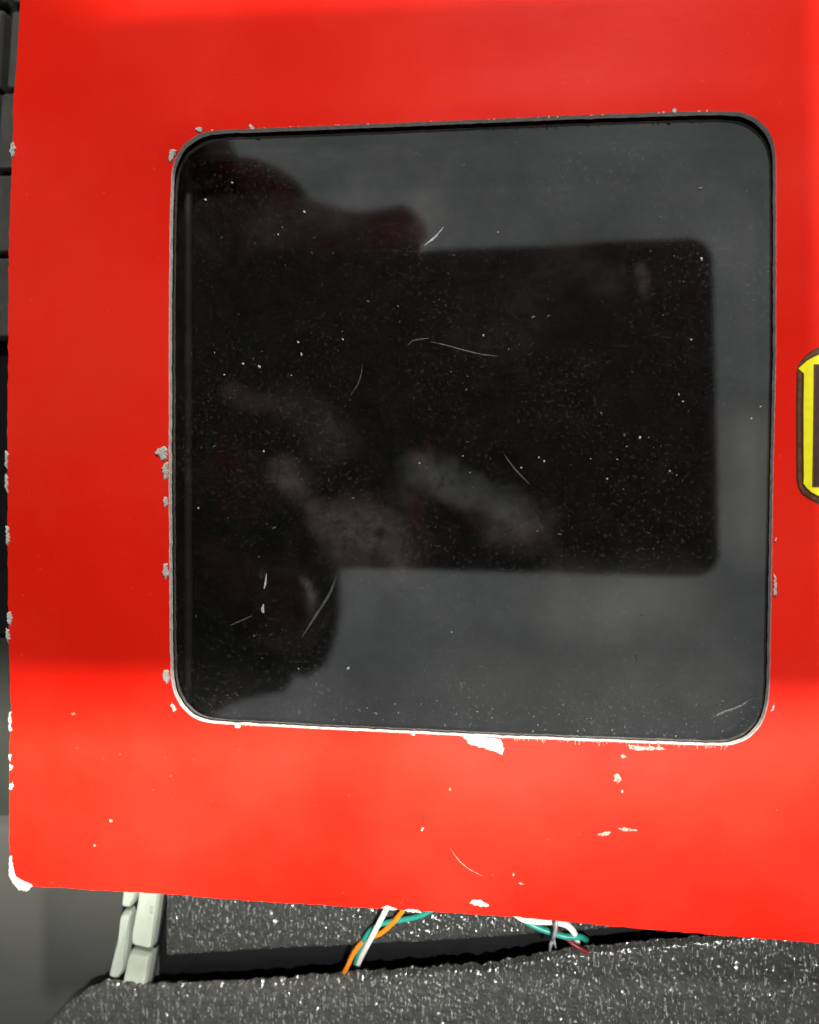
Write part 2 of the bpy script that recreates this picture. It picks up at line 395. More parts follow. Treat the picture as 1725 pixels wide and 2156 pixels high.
# bright specks, scratches and a painted fingernail highlight seen in the photograph, and the fine lint between them
bm = bmesh.new(); ZS = ZF + .02*MM
PXM = MM/19.0
for x, y, r, el, an in [(1348,921,5,1.3,.9),(1366,921,2,1,0),(1478,545,4,1.5,-1),(1018,706,4,1,0),(1411,992,4,1,0),(1456,715,3.5,1,0),(733,1407,4,1.6,.7),
        (1602,856,3,1,0),(1583,881,3.6,1,0),(462,1338,0.1,1,0),(418,1070,4,1,.2),(951,1331,3,1,0),(629,1408,3,1,0),(555,950,3.5,1.2,-.6),(722,714,3.5,1.3,-.7),(1049,488,3,1,0),
        (586,493,3,1,0),(614,790,2,1,0),(512,766,5,1.4,0),(546,772,5,1.4,0),(473,789,3.5,1.2,0),(635,746,4,1.8,-1.1),(628,720,3,2,-.6),(1300,967,2.6,1,0),(1279,1008,3.2,1,0),(1244,966,2.5,1,0),
        (1395,1030,0.1,1,0),(1430,830,2.4,2,-1.2),(1438,845,2.4,1.5,0),(1425,1000,1.5,1,0),(1098,985,3.5,1,0),(1135,963,3,1,0),(1146,971,3.5,1.2,1),(641,446,3,2,-.6),(489,384,3.5,1.4,-.8),(433,420,3.5,1.6,-.8),(452,742,3,1.2,0),
        (495,1250,0.1,1,0),(975,960,3,1,0),(990,995,2,1,0),(1320,940,2,1,0),(884,975,3,1,1.5)]:
    q = P(x, y, ZS); blob(bm, q[0], q[1], ZS, r*PXM*.62, el, an)
for px, wd_ in [([(893,518),(905,508),(918,497),(934,478)],4.5), ([(561,1208),(559,1228),(556,1240)],4), ([(555,1272),(553,1285),(556,1290)],7)]:  # first ribbon stands in for the highlight on the reflected fingernail
    ribbon(bm, px, wd_*PXM, ZS)
link('speck_and_glint', from_bm(bm, 'speck_and_glint'), lint, film, kind='stuff')
bm = bmesh.new()
for px, wd_ in [([(905,719),(940,727),(980,738),(1015,746),(1050,750)],3), ([(858,728),(868,718),(880,715),(905,712)],3), ([(1062,957),(1080,982),(1098,1002),(1116,1020)],3.5),
        ([(763,766),(760,790),(752,812),(738,832)],2.4), ([(708,1212),(702,1232),(690,1258),(672,1285),(655,1312),(636,1342)],6), ([(484,1317),(510,1306),(530,1297)],3),
        ([(1503,1510),(1530,1498),(1560,1486),(1586,1470)],3.5), ([(1500,1512),(1520,1500),(1548,1490)],2), ([(1337,1362),(1339,1380),(1342,1394)],4), ([(964,1434),(972,1442),(972,1452)],2.5),
        ([(972,1442),(980,1436)],2.5), ([(990,1412),(1008,1404),(1022,1408),(1028,1420)],2)]:
    ribbon(bm, px, wd_*PXM, ZS)
for _ in range(520):
    x, y = random.uniform(365,1625), random.uniform(270,1560)
    # lint gathers along the lower edge and over the middle
    if random.random() < .35: y = 1565 - abs(random.gauss(0, 60)); x = random.uniform(700,1610)
    q = P(x, y, ZS); blob(bm, q[0], q[1], ZS, random.uniform(.5,1.5)*PXM*random.choice((.7,.8,1,1.6)), random.choice((1,1,1.6,2.4)), random.uniform(-1.6,1.6))
link('lint', from_bm(bm, 'lint'), faint, film, kind='stuff')

# ------------------------------------------------------------------ chips, tears and scuffs of the board
def flake(px, z, h, m, name, parent=None, jag=.9, shr=1.0):
    """thin ragged piece with its own thickness; px = outline in picture points"""
    pts = []
    cpx = sum((Vector(q) for q in px), Vector((0,0)))/len(px)
    px = [tuple(cpx+(Vector(q)-cpx)*shr) for q in px]
    base = densify(px, 3)
    for v in base: pts.append((v.x+random.uniform(-jag,jag), v.y+random.uniform(-jag,jag)))
    pts = ccw([P(*q) for q in pts]); bm = bmesh.new()
    zz = [relief(*q) for q in pts]
    cx = sum(q[0] for q in pts)/len(pts); cy = sum(q[1] for q in pts)/len(pts)
    lo_ = [bm.verts.new((x, y, z+r_)) for (x, y), r_ in zip(pts, zz)]
    up_ = [bm.verts.new((x+(cx-x)*.18, y+(cy-y)*.18, z+h*random.uniform(.6,1.2)+r_)) for (x, y), r_ in zip(pts, zz)]
    k = len(pts)
    for i in range(k): bm.faces.new((lo_[i], lo_[(i+1)%k], up_[(i+1)%k], up_[i]))
    c = bm.verts.new((cx, cy, z+h+relief(cx, cy)))
    for i in range(k): bm.faces.new((up_[i], up_[(i+1)%k], c))
    return link(name, from_bm(bm, name), m, parent or box)
chips = [
 [(972,1549),(990,1567),(1020,1576),(1058,1588),(1062,1578),(1054,1556),(1010,1551)],
 [(346,940),(330,946),(326,954),(336,960),(341,970),(352,968),(354,945)],
 [(345,975),(342,985),(346,1010),(354,1008),(354,974)], [(346,1044),(343,1056),(347,1070),(354,1066),(354,1046)], [(344,1185),(343,1205),(348,1222),(355,1215),(354,1186)],
 [(524,267),(530,263),(538,268),(536,278),(528,278)], [(1413,233),(1419,229),(1424,234),(1421,242),(1415,242)], [(410,275),(420,268),(432,273),(425,283)],
 [(359,318),(366,314),(374,318),(368,332),(358,345),(355,336)], [(1626,1490),(1631,1480),(1630,1495),(1622,1500)], [(1630,1208),(1634,1212),(1635,1258),(1628,1256)], [(1632,1130),(1635,1134),(1634,1142),(1630,1140)],
 [(345,1410),(342,1424),(350,1440),(357,1432),(356,1412)], [(362,1478),(358,1486),(366,1500),(374,1494)], [(492,1525),(498,1534),(508,1532),(506,1524)], [(862,1545),(870,1551),(876,1545)],
 [(19,1810),(17,1845),(24,1864),(38,1876),(53,1880),(66,1868),(60,1862),(46,1860),(33,1847),(27,1825),(24,1800)],
 [(24,300),(29,298),(33,312),(30,328),(24,334),(21,320)], [(13,948),(18,955),(17,990),(12,985)], [(12,995),(18,1005),(17,1040),(11,1030)], [(13,1105),(19,1108),(21,1140),(15,1150)],
 [(15,1290),(22,1288),(27,1300),(24,1318),(17,1312)], [(14,1322),(21,1326),(22,1345),(18,1356),(13,1340)], [(19,1500),(24,1498),(25,1540),(20,1540)], [(19,1585),(24,1587),(23,1605),(19,1600)], [(20,1608),(28,1610),(25,1622),(20,1622)],
 [(21,1650),(28,1646),(31,1654),(25,1664),(19,1662)],
 [(985,1901),(998,1893),(1012,1895),(1030,1904),(1034,1912),(1015,1912),(996,1908)],
 [(798,1913),(812,1908),(830,1912),(842,1920),(820,1918)], [(842,1918),(865,1916),(885,1919),(892,1924),(860,1923)],
]
for c in chips:
    small = (max(q[1] for q in c)-min(q[1] for q in c)) < 30
    flake(c, 0.015*MM, .16*MM if not small else .10*MM, paper, 'paper_chip', jag=1.6, shr=.86 if small else 1.0)
scuffs = [[(1294,1632),(1300,1627),(1307,1633),(1308,1645),(1300,1652),(1293,1645)], [(1258,1757),(1275,1750),(1290,1752),(1282,1759),(1268,1761)], [(1300,1745),(1318,1742),(1347,1748),(1330,1751),(1312,1751)],
 [(150,1502),(156,1499),(159,1504),(154,1507)], [(196,1779),(200,1776),(204,1780),(199,1783)], [(230,1726),(236,1724),(237,1730),(231,1731)], [(886,1750),(890,1740),(893,1742),(889,1752)], [(1078,1842),(1082,1836),(1085,1843),(1081,1846)],
 [(1090,1858),(1100,1857),(1107,1863),(1096,1864)], [(1306,1590),(1314,1588),(1320,1594),(1310,1597)], [(1307,1665),(1311,1662),(1313,1668),(1308,1671)], [(945,1660),(950,1656),(951,1664),(946,1665)], [(1635,1705),(1638,1704),(1637,1709)],
 [(1318,1569),(1345,1570),(1400,1574),(1408,1579),(1340,1580),(1322,1576)]]
for c in scuffs: flake(c, 0.01*MM, .03*MM, scuff, 'scuff_mark', jag=1.4, shr=.9)
bm = bmesh.new()
ribbon(bm, [(948,1786),(965,1810),(985,1828),(1018,1846)], 1.8*PXM, .012*MM)
link('scratch', from_bm(bm, 'scratch'), scuff, box)
# frayed red-white fibres along the lower edge of the window
bm = bmesh.new()
for i in range(75):
    x = random.uniform(1064, 1545); y = 1554+(x-1064)*(1570-1554)/(1528-1064)
    q0 = P(x, y-1); q1 = P(x+random.uniform(-3,3), y+random.choice((3,4,5,6,9))); ww = random.uniform(.5,1.4)*PXM
    z = relief(*q0)+.01*MM
    vs = [bm.verts.new((q0[0]-ww, q0[1], z)), bm.verts.new((q0[0]+ww, q0[1], z)), bm.verts.new((q1[0]+ww*.6, q1[1], z)), bm.verts.new((q1[0]-ww*.6, q1[1], z)), bm.verts.new(((q0[0]+q1[0])/2, (q0[1]+q1[1])/2, z+.05*MM))]
    for a in range(4): bm.faces.new((vs[(a+1)%4], vs[a], vs[4]))
for i in range(70):
    x, y = random.choice([(random.uniform(440,980), None), (random.uniform(440,1500), 1)])
    if y is None: yy = 1523+(x-446)*(1549.5-1523)/(974-446)
    else: yy = 274-(x-500)*(38/1000)
    q0 = P(x, yy); z = relief(*q0)+.01*MM; blob(bm, q0[0], q0[1], z, random.uniform(.8,2.0)*PXM, 1.6, random.uniform(0,3))
link('frayed_fibre', from_bm(bm, 'frayed_fibre'), scuff, box, kind='stuff')

# ------------------------------------------------------------------ printed badge at the right edge
def badge(name, pxs, z, m):
    """left half given; mirrored about x = 1850"""
    full = pxs + [(3700-x, y) for x, y in reversed(pxs)]
    full = densify(full, 9)
    bm = bmesh.new(); pts = ccw([P(q.x, q.y) for q in full])
    prism(bm, pts, z-.012*MM, z)
    return link(name, from_bm(bm, name), m, bd)
bd = bpy.data.objects.new('printed_badge', None); COL.objects.link(bd); bd.parent = box
bz = .03*MM
def badge_ring(inset):
    i = inset
    return [(1748,722+i),(1730,729+i),(1712,737+i*1.0),(1699,746+i*.9),(1688,758+i*.75),(1681,770+i*.4),(1678+i*.3,782+i*.1)][:6] + [(1677.5+i,784+i*.2),(1676.5+i,850),(1676.5+i,930),(1677+i,1008-i*.2),(1680+i*.75,1024-i*.4),(1688+i*.75,1040-i*.75),(1702+i*.4,1050-i*.9),(1725+i*.2,1062-i),(1748,1072-i)]
badge('badge_outline', badge_ring(0), bz, dbrown)
badge('badge_line', badge_ring(3.5), bz+.02*MM, brown)
badge('badge_line', badge_ring(11), bz+.04*MM, dbrown)
badge('badge_border', badge_ring(15.5), bz+.06*MM, yellow)
badge('badge_field', [(1713,767),(1711.5,900),(1709.5,1026)], bz+.08*MM, brown)
badge('badge_field', [(1716.5,771),(1715,900),(1713,1022)], bz+.10*MM, dbrown)

# ------------------------------------------------------------------ the phone and the hand, seen as reflection in the film
Mf = M_card @ Matrix.Translation((0,0,ZF))
def refl(px, py, zc):
    """camera-space point at depth zc whose mirror image in the film stands at a picture point"""
    Mi = Mf.inverted(); o = Mi.translation; d = Mi.to_3x3() @ ray(px, py); t = -o.z/d.z
    p = o + d*t; r = Vector((d.x, d.y, -d.z)); pc = Mf @ p; rc = Mf.to_3x3() @ r
    s = (zc - pc.z)/rc.z; return pc + rc*s
blackp = mat('black_phone_case', (.008,.008,.008), .7, .03)
f = noise_nd(blackp, 700, 4); L(blackp, ramp(blackp, f, [(.3,(.0025,.003,.003)),(.7,(.005,.006,.006))]), bsdf(blackp).inputs['Base Color']); bump(blackp, f, .3, .0001)
glassp = mat('phone_glass', (.01,.01,.012), .08, .6)
ringm = mat('lens_ring_metal', (.10,.10,.11), .3, .5, 1)
ph = empty('smartphone', None, 'black smartphone held over the red box, mirrored as a dark rectangle in the window', 'smartphone', M=cam.matrix_world.copy())
Z0 = 0.0012
tr_ = refl(1502, 494, Z0); br = refl(1519, 1217, Z0); tl = refl(942, 516, Z0); bl = refl(700, 1206, Z0)
ux = ((tr_-tl).normalized()+(br-bl).normalized()).normalized()
Lg = 0.158
cs = [tr_, br, br-ux*Lg, tr_-ux*Lg]
def rounded(cs, r, k=6):
    out = []
    m = len(cs)
    for i in range(m):
        p = cs[i]; a = (cs[i-1]-p).normalized(); b2 = (cs[(i+1)%m]-p).normalized()
        p0, p1 = p+a*r, p+b2*r
        for j in range(k+1):
            t = j/k; out.append((1-t)**2*p0+2*t*(1-t)*(p+(a+b2)*r*.12)+t*t*p1)
    return out
pts2 = [(v.x, v.y) for v in rounded(cs, 5.0*MM)]
bm = bmesh.new(); pr = ccw(pts2)
def inset(pts, d):
    k = len(pts); o = []
    for i in range(k):
        a, b2 = Vector(pts[i-1]), Vector(pts[(i+1)%k]); t = (b2-a).normalized(); o.append((pts[i][0]-t.y*d, pts[i][1]+t.x*d))
    return o
rows = []
for d, z in [(.6*MM, Z0), (0.1*MM, Z0+.5*MM), (0, Z0+1.5*MM), (0, Z0+7.5*MM), (.8*MM, Z0+9*MM)]:
    rows.append([bm.verts.new((x, y, z)) for x, y in inset(pr, d)])
k = len(pr)
for a, b2 in zip(rows, rows[1:]):
    for i in range(k): bm.faces.new((a[i], a[(i+1)%k], b2[(i+1)%k], b2[i]))
bm.faces.new(rows[0][::-1]); bm.faces.new(rows[-1])
link('case', from_bm(bm, 'case', False), blackp, ph)
bm = bmesh.new(); prism(bm, inset(pr, 2.5*MM), Z0+9*MM, Z0+9.3*MM); link('screen', from_bm(bm, 'screen'), glassp, ph)
for lx, ly, rr_ in [(0,0,4.0), (-14*MM, 0.5*MM, 3.6), (-13*MM, 13*MM, 3.0)]:
    bm = bmesh.new()
    ri = [[bm.verts.new((lx+q*MM*math.cos(2*math.pi*i/24), ly+q*MM*math.sin(2*math.pi*i/24), z)) for i in range(24)] for q, z in [(rr_, Z0), (rr_, Z0-.5*MM), (rr_*.82, Z0-.6*MM), (rr_*.78, Z0-.1*MM)]]
    for a, b2 in zip(ri, ri[1:]):
        for i in range(24): bm.faces.new((a[i], a[(i+1)%24], b2[(i+1)%24], b2[i]))
    lr = link('lens_ring', from_bm(bm, 'lens_ring', True), ringm, ph)
    bm = bmesh.new(); prism(bm, [(lx+rr_*.78*MM*math.cos(2*math.pi*i/24), ly+rr_*.78*MM*math.sin(2*math.pi*i/24)) for i in range(24)], Z0-.12*MM, Z0-.1*MM)
    link('lens_glass', from_bm(bm, 'lens_glass'), glassp, lr)

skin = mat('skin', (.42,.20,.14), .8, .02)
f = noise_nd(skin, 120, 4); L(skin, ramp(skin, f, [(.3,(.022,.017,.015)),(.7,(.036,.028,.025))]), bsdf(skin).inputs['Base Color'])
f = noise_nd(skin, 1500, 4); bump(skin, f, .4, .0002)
nail = mat('nail', (.05,.042,.040), .25, .5)
# joints in mirrored picture points (x, y, depth behind the camera mm, radius mm)
chains = [
  # forearm -> wrist -> palm
  [(-1900,1500,70,30),(-1000,1150,45,26),(-350,900,30,22),(60,800,22,22),(330,740,20,19)],
]
fingers = [
  # index over the upper long side, tip seen beside the phone's upper edge
  [(330,700,20,15),(450,480,16,10.5),(600,480,12,9.5),(730,520,11,8.5),(840,500,11,7.5),(893,462,10,6.0)],
  # middle finger curled behind the index
  [(330,740,22,15),(380,420,20,10),(470,380,16,9.5),(560,420,12,9),(640,470,10,8)],
  # ring and little finger across the back of the phone's end
  [(320,800,16,15),(360,900,-4,10),(450,1010,-7,9),(520,1060,-7,8.3),(560,1100,-6,7)],
  [(320,860,16,15),(350,1060,-2,10),(430,1180,-5,8.5),(500,1230,-4,7.8),(540,1260,-3,6.5)],
  # thumb under the lower long side
  [(330,850,22,17),(380,1100,16,12),(450,1260,8,9.5),(600,1270,6,8.8),(660,1262,6,7.0)],
]
me = bpy.data.meshes.new('hand'); verts, edges, rad = [], [], []
def addv(q):
    p = refl(q[0], q[1], q[2]*MM); verts.append(cam.matrix_world @ p); rad.append(q[3]*MM); return len(verts)-1
prev = None; ids = []
for q in chains[0]:
    i = addv(q); ids.append(i)
    if prev is not None: edges.append((prev, i))
    prev = i
palm = ids[-1]
for fch in fingers:
    prev = palm
    for q in fch[1:]:
        i = addv(q); edges.append((prev, i)); prev = i
me.from_pydata([tuple(v) for v in verts], edges, [])
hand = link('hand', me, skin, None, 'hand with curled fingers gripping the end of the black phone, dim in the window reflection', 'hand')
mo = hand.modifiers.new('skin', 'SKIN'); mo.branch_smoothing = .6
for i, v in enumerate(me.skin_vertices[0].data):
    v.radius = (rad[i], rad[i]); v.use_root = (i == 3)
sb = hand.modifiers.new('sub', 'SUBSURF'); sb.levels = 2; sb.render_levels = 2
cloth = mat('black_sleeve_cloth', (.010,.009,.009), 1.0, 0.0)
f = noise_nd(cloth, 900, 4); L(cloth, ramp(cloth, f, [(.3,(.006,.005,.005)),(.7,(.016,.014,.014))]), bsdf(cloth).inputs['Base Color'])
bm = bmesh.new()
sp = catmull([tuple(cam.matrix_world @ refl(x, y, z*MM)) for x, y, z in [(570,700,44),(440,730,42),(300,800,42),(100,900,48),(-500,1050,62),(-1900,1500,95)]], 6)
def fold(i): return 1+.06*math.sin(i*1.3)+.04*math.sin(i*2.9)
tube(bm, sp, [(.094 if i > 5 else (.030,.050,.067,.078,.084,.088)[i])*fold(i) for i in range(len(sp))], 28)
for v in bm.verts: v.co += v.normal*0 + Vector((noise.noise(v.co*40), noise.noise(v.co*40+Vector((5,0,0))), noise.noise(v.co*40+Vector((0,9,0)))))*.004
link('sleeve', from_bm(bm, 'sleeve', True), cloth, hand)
def nail_at(q, dirpx):
    p = refl(q[0], q[1], q[2]*MM); p2 = refl(q[0]+dirpx[0], q[1]+dirpx[1], q[2]*MM)
    ax = (p2-p).normalized(); s = Vector((0,0,1)).cross(ax).normalized()
    bm = bmesh.new(); rows = []
    for i in range(5):
        u = (i/4-.5)*9*MM; rows.append([])
        for j in range(7):
            t = (j/6-.5)*1.9; ww = 5.2*MM*(1-.25*abs(i/4-.5)**2*4)
            rows[-1].append(bm.verts.new(p + ax*u + s*math.sin(t)*ww + Vector((0,0,-1))*(math.cos(t)*ww*.9+1.6*MM)))
    for a, b2 in zip(rows, rows[1:]):
        for j in range(6): bm.faces.new((a[j], a[j+1], b2[j+1], b2[j]))
    o = link('fingernail', from_bm(bm, 'fingernail', True), nail, hand)
    for v in o.data.vertices: v.co = cam.matrix_world @ v.co


# ------------------------------------------------------------------ desk and what lies under the box
desk_m = mat('dark_grey_desk', (.055,.056,.050), .5, .4)
f = noise_nd(desk_m, 90, 5); L(desk_m, ramp(desk_m, f, [(.3,(.050,.050,.045)),(.7,(.062,.063,.056))]), bsdf(desk_m).inputs['Base Color'])
f = noise_nd(desk_m, 3500, 4); bump(desk_m, f, .3, .00008)
bm = bmesh.new()
prism(bm, [(-.5,-.5),(.5,-.5),(.5,.5),(-.5,.5)], -.02, 0)
link('desk', from_bm(bm, 'desk'), desk_m, None, kind='structure')
def TP(px, py, z=0.0):
    p = tab(px, py, z); return (p.x, p.y)
# pale grey pad left of the box (its lower edge shows at the left of the picture)
pad_m = mat('grey_green_pad', (.11,.12,.10), .55, .4)
f = noise_nd(pad_m, 160, 5); L(pad_m, ramp(pad_m, f, [(.3,(.014,.016,.013)),(.7,(.019,.021,.017))]), bsdf(pad_m).inputs['Base Color'])
def slab(name, pxs, z0, z1, m, parent=None, bev=.25*MM, **kw):
    bm = bmesh.new(); prism(bm, ccw([TP(*q, z1) for q in pxs]), z0, z1)
    if bev: bmesh.ops.bevel(bm, geom=bm.edges[:], offset=bev, segments=2, affect='EDGES', profile=.6)
    return link(name, from_bm(bm, name), m, parent, **kw)
slab('grey_pad', [(-700,1345),(150,1345),(150,1700),(60,1717),(-700,1719)], .05*MM, 1.2*MM, pad_m, bev=.2*MM,
     label='smooth grey green pad lying on the desk beside the left edge of the box', cat='pad')

# grey keyboard at the upper left
blackk = mat('black_keyboard_base', (.004,.004,.005), .4, .3)
f = noise_nd(blackk, 400, 3); L(blackk, ramp(blackk, f, [(.3,(.003,.003,.004)),(.7,(.006,.006,.007))]), bsdf(blackk).inputs['Base Color'])
gkey = mat('grey_keycap', (.10,.105,.10), .5, .4)
f = noise_nd(gkey, 500, 4); L(gkey, ramp(gkey, f, [(.3,(.036,.036,.033)),(.7,(.055,.055,.050))]), bsdf(gkey).inputs['Base Color']); bump(gkey, f, .2, .0001)
wkey = mat('pale_keycap', (.7,.76,.66), .4, .5)
f = noise_nd(wkey, 500, 4); L(wkey, ramp(wkey, f, [(.3,(.42,.46,.385)),(.7,(.48,.52,.445))]), bsdf(wkey).inputs['Base Color']); bump(wkey, f, .2, .0001)
def keycap(kb, pxs, z0, z1, m, slope=.7*MM):
    """keycap: straight skirt, sloping shoulder, slightly dished top"""
    base = ccw([TP(*q, z1) for q in pxs])
    # soften the corners
    pts = []
    k = len(base)
    for i in range(k):
        p = Vector(base[i]); a = (Vector(base[i-1])-p); b2 = (Vector(base[(i+1)%k])-p)
        r = min(.5*MM, a.length*.3, b2.length*.3); a.normalize(); b2.normalize()
        for t in (0,.33,.66,1): pts.append(tuple((1-t)**2*(p+a*r)+2*t*(1-t)*p+t*t*(p+b2*r)))
    bm = bmesh.new(); rows = []
    cen = sum((Vector(q) for q in pts), Vector((0,0)))/len(pts)
    for s, z in [(0, z0), (.05*MM, z1-slope*.9), (slope*.35, z1-.25*MM), (slope*.55, z1-.06*MM), (slope*.8, z1)]:
        rows.append([bm.verts.new((*(Vector(q)+(cen-Vector(q)).normalized()*s), z)) for q in pts])
    k = len(pts)
    for a, b2 in zip(rows, rows[1:]):
        for i in range(k): bm.faces.new((a[i], a[(i+1)%k], b2[(i+1)%k], b2[i]))
    c = bm.verts.new((cen.x, cen.y, z1-.12*MM))
    for i in range(k): bm.faces.new((rows[-1][i], rows[-1][(i+1)%k], c))
    bm.faces.new(rows[0][::-1])
    return link('key', from_bm(bm, 'key', False), m, kb)
kb = empty('grey_keyboard', (0,0,0), 'dark grey keyboard with black gaps, showing beyond the upper left edge of the box', 'keyboard')
slab('case', [(-900,-900),(330,-900),(300,1335),(-960,1335)], .05*MM, 1.0*MM, blackk, kb)
for col in range(7):
    sh = -195*col
    lean = lambda y: -0.065*(y-20)
    for i, (ya, yb) in enumerate([(-710,-545),(-530,-345),(-335,-165),(-155,8),(20,188),(194,358),(367,533),(542,712)]):
        xl = [22 + lean(ya) + sh, 22 + lean(yb) + sh]
        if col == 0 and i >= 5: xl = [xl[0]-10*(i-4), xl[1]-10*(i-4)]
        keycap(kb, [(xl[0],ya),(xl[0]+178,ya-4),(xl[1]+178,yb-4),(xl[1],yb)], 1.0*MM, 2.8*MM, gkey)
# pale keyboard coming out from under the box
kb2 = empty('pale_keyboard', (0,0,0), 'pale greenish white slim keyboard poking out below the box, left of the black pad', 'keyboard')
def lean2(x, y, y0=1882): return (x - .17*(y-y0), y)
slab('case', [lean2(262,1600),lean2(352,1600),lean2(352,2100),lean2(262,2100)][::1], .05*MM, .9*MM, blackk, kb2)
gw = mat('grey_case_edge', (.16,.17,.155), .5, .4)
slab('case_edge', [lean2(345,1996),lean2(350,1996),lean2(350,2095),lean2(345,2095)], .9*MM, 1.6*MM, gw, kb2, bev=.1*MM)
zt1 = 2.6*MM
keycap(kb2, [(268,1800),(300,1800),(281,1899),(270,1916),(254,1914)], .9*MM, zt1, wkey, .8*MM)
keycap(kb2, [(255,1921),(270,1922),(273,1930),(265,1992),(258,2048),(244,2066),(228,2062),(239,1994)], .9*MM, zt1, wkey, .8*MM)
keycap(kb2, [(303,1800),(350,1800),(334,1883),(317,2003),(277,1994),(276,1975),(288,1884)], .9*MM, zt1, wkey, .7*MM)
keycap(kb2, [(273,2002),(316,2011),(303,2100),(252,2096),(264,2022)], .9*MM, zt1, wkey, .7*MM)
keycap(kb2, [(226,2070),(243,2074),(236,2140),(216,2136)], .9*MM, zt1, wkey, .7*MM)
keycap(kb2, [(270,1600),(330,1600),(302,1792),(270,1790)], .9*MM, zt1, wkey, .7*MM)
# small printed mark on the long key
ink = mat('grey_key_legend', (.12,.14,.11), .6, .3)
def strip_me(pts, wd, z):
    bm = bmesh.new()
    for a, b2 in zip(pts, pts[1:]):
        a, b2 = Vector(TP(*a, z)), Vector(TP(*b2, z)); t = (b2-a).normalized(); nn = Vector((-t.y, t.x))*wd/2
        prism(bm, ccw([tuple(a+nn), tuple(b2+nn), tuple(b2-nn), tuple(a-nn)]), z-.1*MM, z+.02*MM)
    return bm
link('key_legend', from_bm(strip_me([(325,1909),(317.5,1909),(316,1922),(323.5,1922)], .055*MM, zt1-.02*MM), 'key_legend'), ink, kb2)
link('key_legend', from_bm(strip_me([(322,1912),(320.5,1921)], .045*MM, zt1-.02*MM), 'key_legend'), ink, kb2)

# ------------------------------------------------------------------ pebbled black mats
def grain(x, y, ang):
    """pebbled grain with a drag in one direction, mm in"""
    ca, sa = math.cos(ang), math.sin(ang)
    u, v = (x*ca+y*sa), (-x*sa+y*ca)
    a = noise.noise(Vector((u*1.5, v*3.6, 1.3))); b2 = noise.noise(Vector((u*3.1+7, v*6.5, 4.1))); c = noise.noise(Vector((x*.35, y*.35, 9)))
    return .15*(1-abs(a)*1.7) + .08*b2 + .10*c
def mat_mesh(name, top, ext_px, z1, z0, step, m, fall=.9, **kw):
    """a sheet whose upper (in the picture) edge follows the polyline top; rows run downwards"""
    poly = [Vector((*TP(*q, z1), 0)) for q in top]
    # resample along x
    xa, xb = poly[0].x, poly[-1].x; nx = int((xb-xa)/step)
    def yat(x):
        for p, q in zip(poly, poly[1:]):
            if p.x <= x <= q.x: return p.y+(q.y-p.y)*(x-p.x)/max(q.x-p.x, 1e-9)
        return poly[-1].y
    ybot = [Vector((*TP(*q, z1), 0)) for q in ext_px]
    def yb(x):
        for p, q in zip(ybot, ybot[1:]):
            if p.x <= x <= q.x: return p.y+(q.y-p.y)*(x-p.x)/max(q.x-p.x, 1e-9)
        return ybot[-1].y
    span = max(yat(xa+(xb-xa)*i/20)-yb(xa+(xb-xa)*i/20) for i in range(21)); ny = int(span/step)
    verts, faces = [], []
    for j in range(ny+3):
        for i in range(nx+1):
            x = xa+(xb-xa)*i/nx; yt = yat(x); yl = yb(x)
            jj = max(j-2, 0)
            y = yt + (yl-yt)*jj/ny
            yt_j = .22*MM*noise.noise(Vector((x*2200, 3, z1*900)))+.3*MM*noise.noise(Vector((x*700, 7, 1)))
            ang = R(62 + 26*min(1, max(0, (x-xa)/(xb-xa)*1.6)))
            if j < 2:
                z = z0 if j == 0 else (z0+z1)/2; y = yt + yt_j - (1.1, .5)[j]*MM
            else:
                de = (yt-y)*1000; dl = min((x-xa), (xb-x))*1000; dd = min(de, dl+.2, (y-yl)*1000+.2)
                z = z1 - .55*MM*math.exp(-(dd/.45)**2)*fall + grain(x*1000, y*1000, ang)*MM
                y += yt_j*math.exp(-(de/1.0))
            verts.append((x, y, z))
    for j in range(ny+2):
        for i in range(nx):
            a = j*(nx+1)+i; faces.append((a, a+nx+1, a+nx+2, a+1))
    # close the left and right sides and the underside rim so that the mat is a solid edge, not a sheet
    me = bpy.data.meshes.new(name)
    base = len(verts); rowL = [j*(nx+1) for j in range(ny+3)]; rowR = [j*(nx+1)+nx for j in range(ny+3)]
    for r_, flip in ((rowL, False), (rowR, True)):
        b0 = len(verts); verts += [(verts[q][0], verts[q][1], z0) for q in r_]
        for t in range(len(r_)-1):
            f4 = (r_[t], r_[t+1], b0+t+1, b0+t); faces.append(f4 if flip else f4[::-1])
    me.from_pydata(verts, [], faces); me.update()
    for p in me.polygons: p.use_smooth = True
    print(name, len(verts))
    return link(name, me, m, None, **kw)
def mat_black(name, c0, c1, rough):
    m = mat(name, c0, rough, .6)
    f = noise_nd(m, 900, 4, .6); L(m, ramp(m, f, [(.3,c0),(.7,c1)]), bsdf(m).inputs['Base Color'])
    g = noise_nd(m, 2600, 3, .6); bump(m, g, .35, .00008)
    # glints of the grain, put in as pale metallic flecks, dragged in one direction
    tc = N(m, 'ShaderNodeTexCoord'); mp = N(m, 'ShaderNodeMapping'); mp.inputs['Rotation'].default_value = (0, 0, R(14)); mp.inputs['Scale'].default_value = (1, .30, 1)
    L(m, tc.outputs['Object'], mp.inputs['Vector']); fl = noise_nd(m, 3700, 3, .5, mp.outputs[0])
    ms = ramp(m, fl, [(.60, (0,0,0)), (.67, (1,1,1))]); L(m, ms, bsdf(m).inputs['Metallic'])
    mx = N(m, 'ShaderNodeMix', data_type='RGBA'); L(m, ms, mx.inputs[0]); mx.inputs[7].default_value = (.62,.62,.58,1)
    L(m, bsdf(m).inputs['Base Color'].links[0].from_socket, mx.inputs[6]); L(m, mx.outputs[2], bsdf(m).inputs['Base Color']); return m
m_low = mat_black('pebbled_black_vinyl', (.030,.030,.027), (.068,.069,.063), .25)
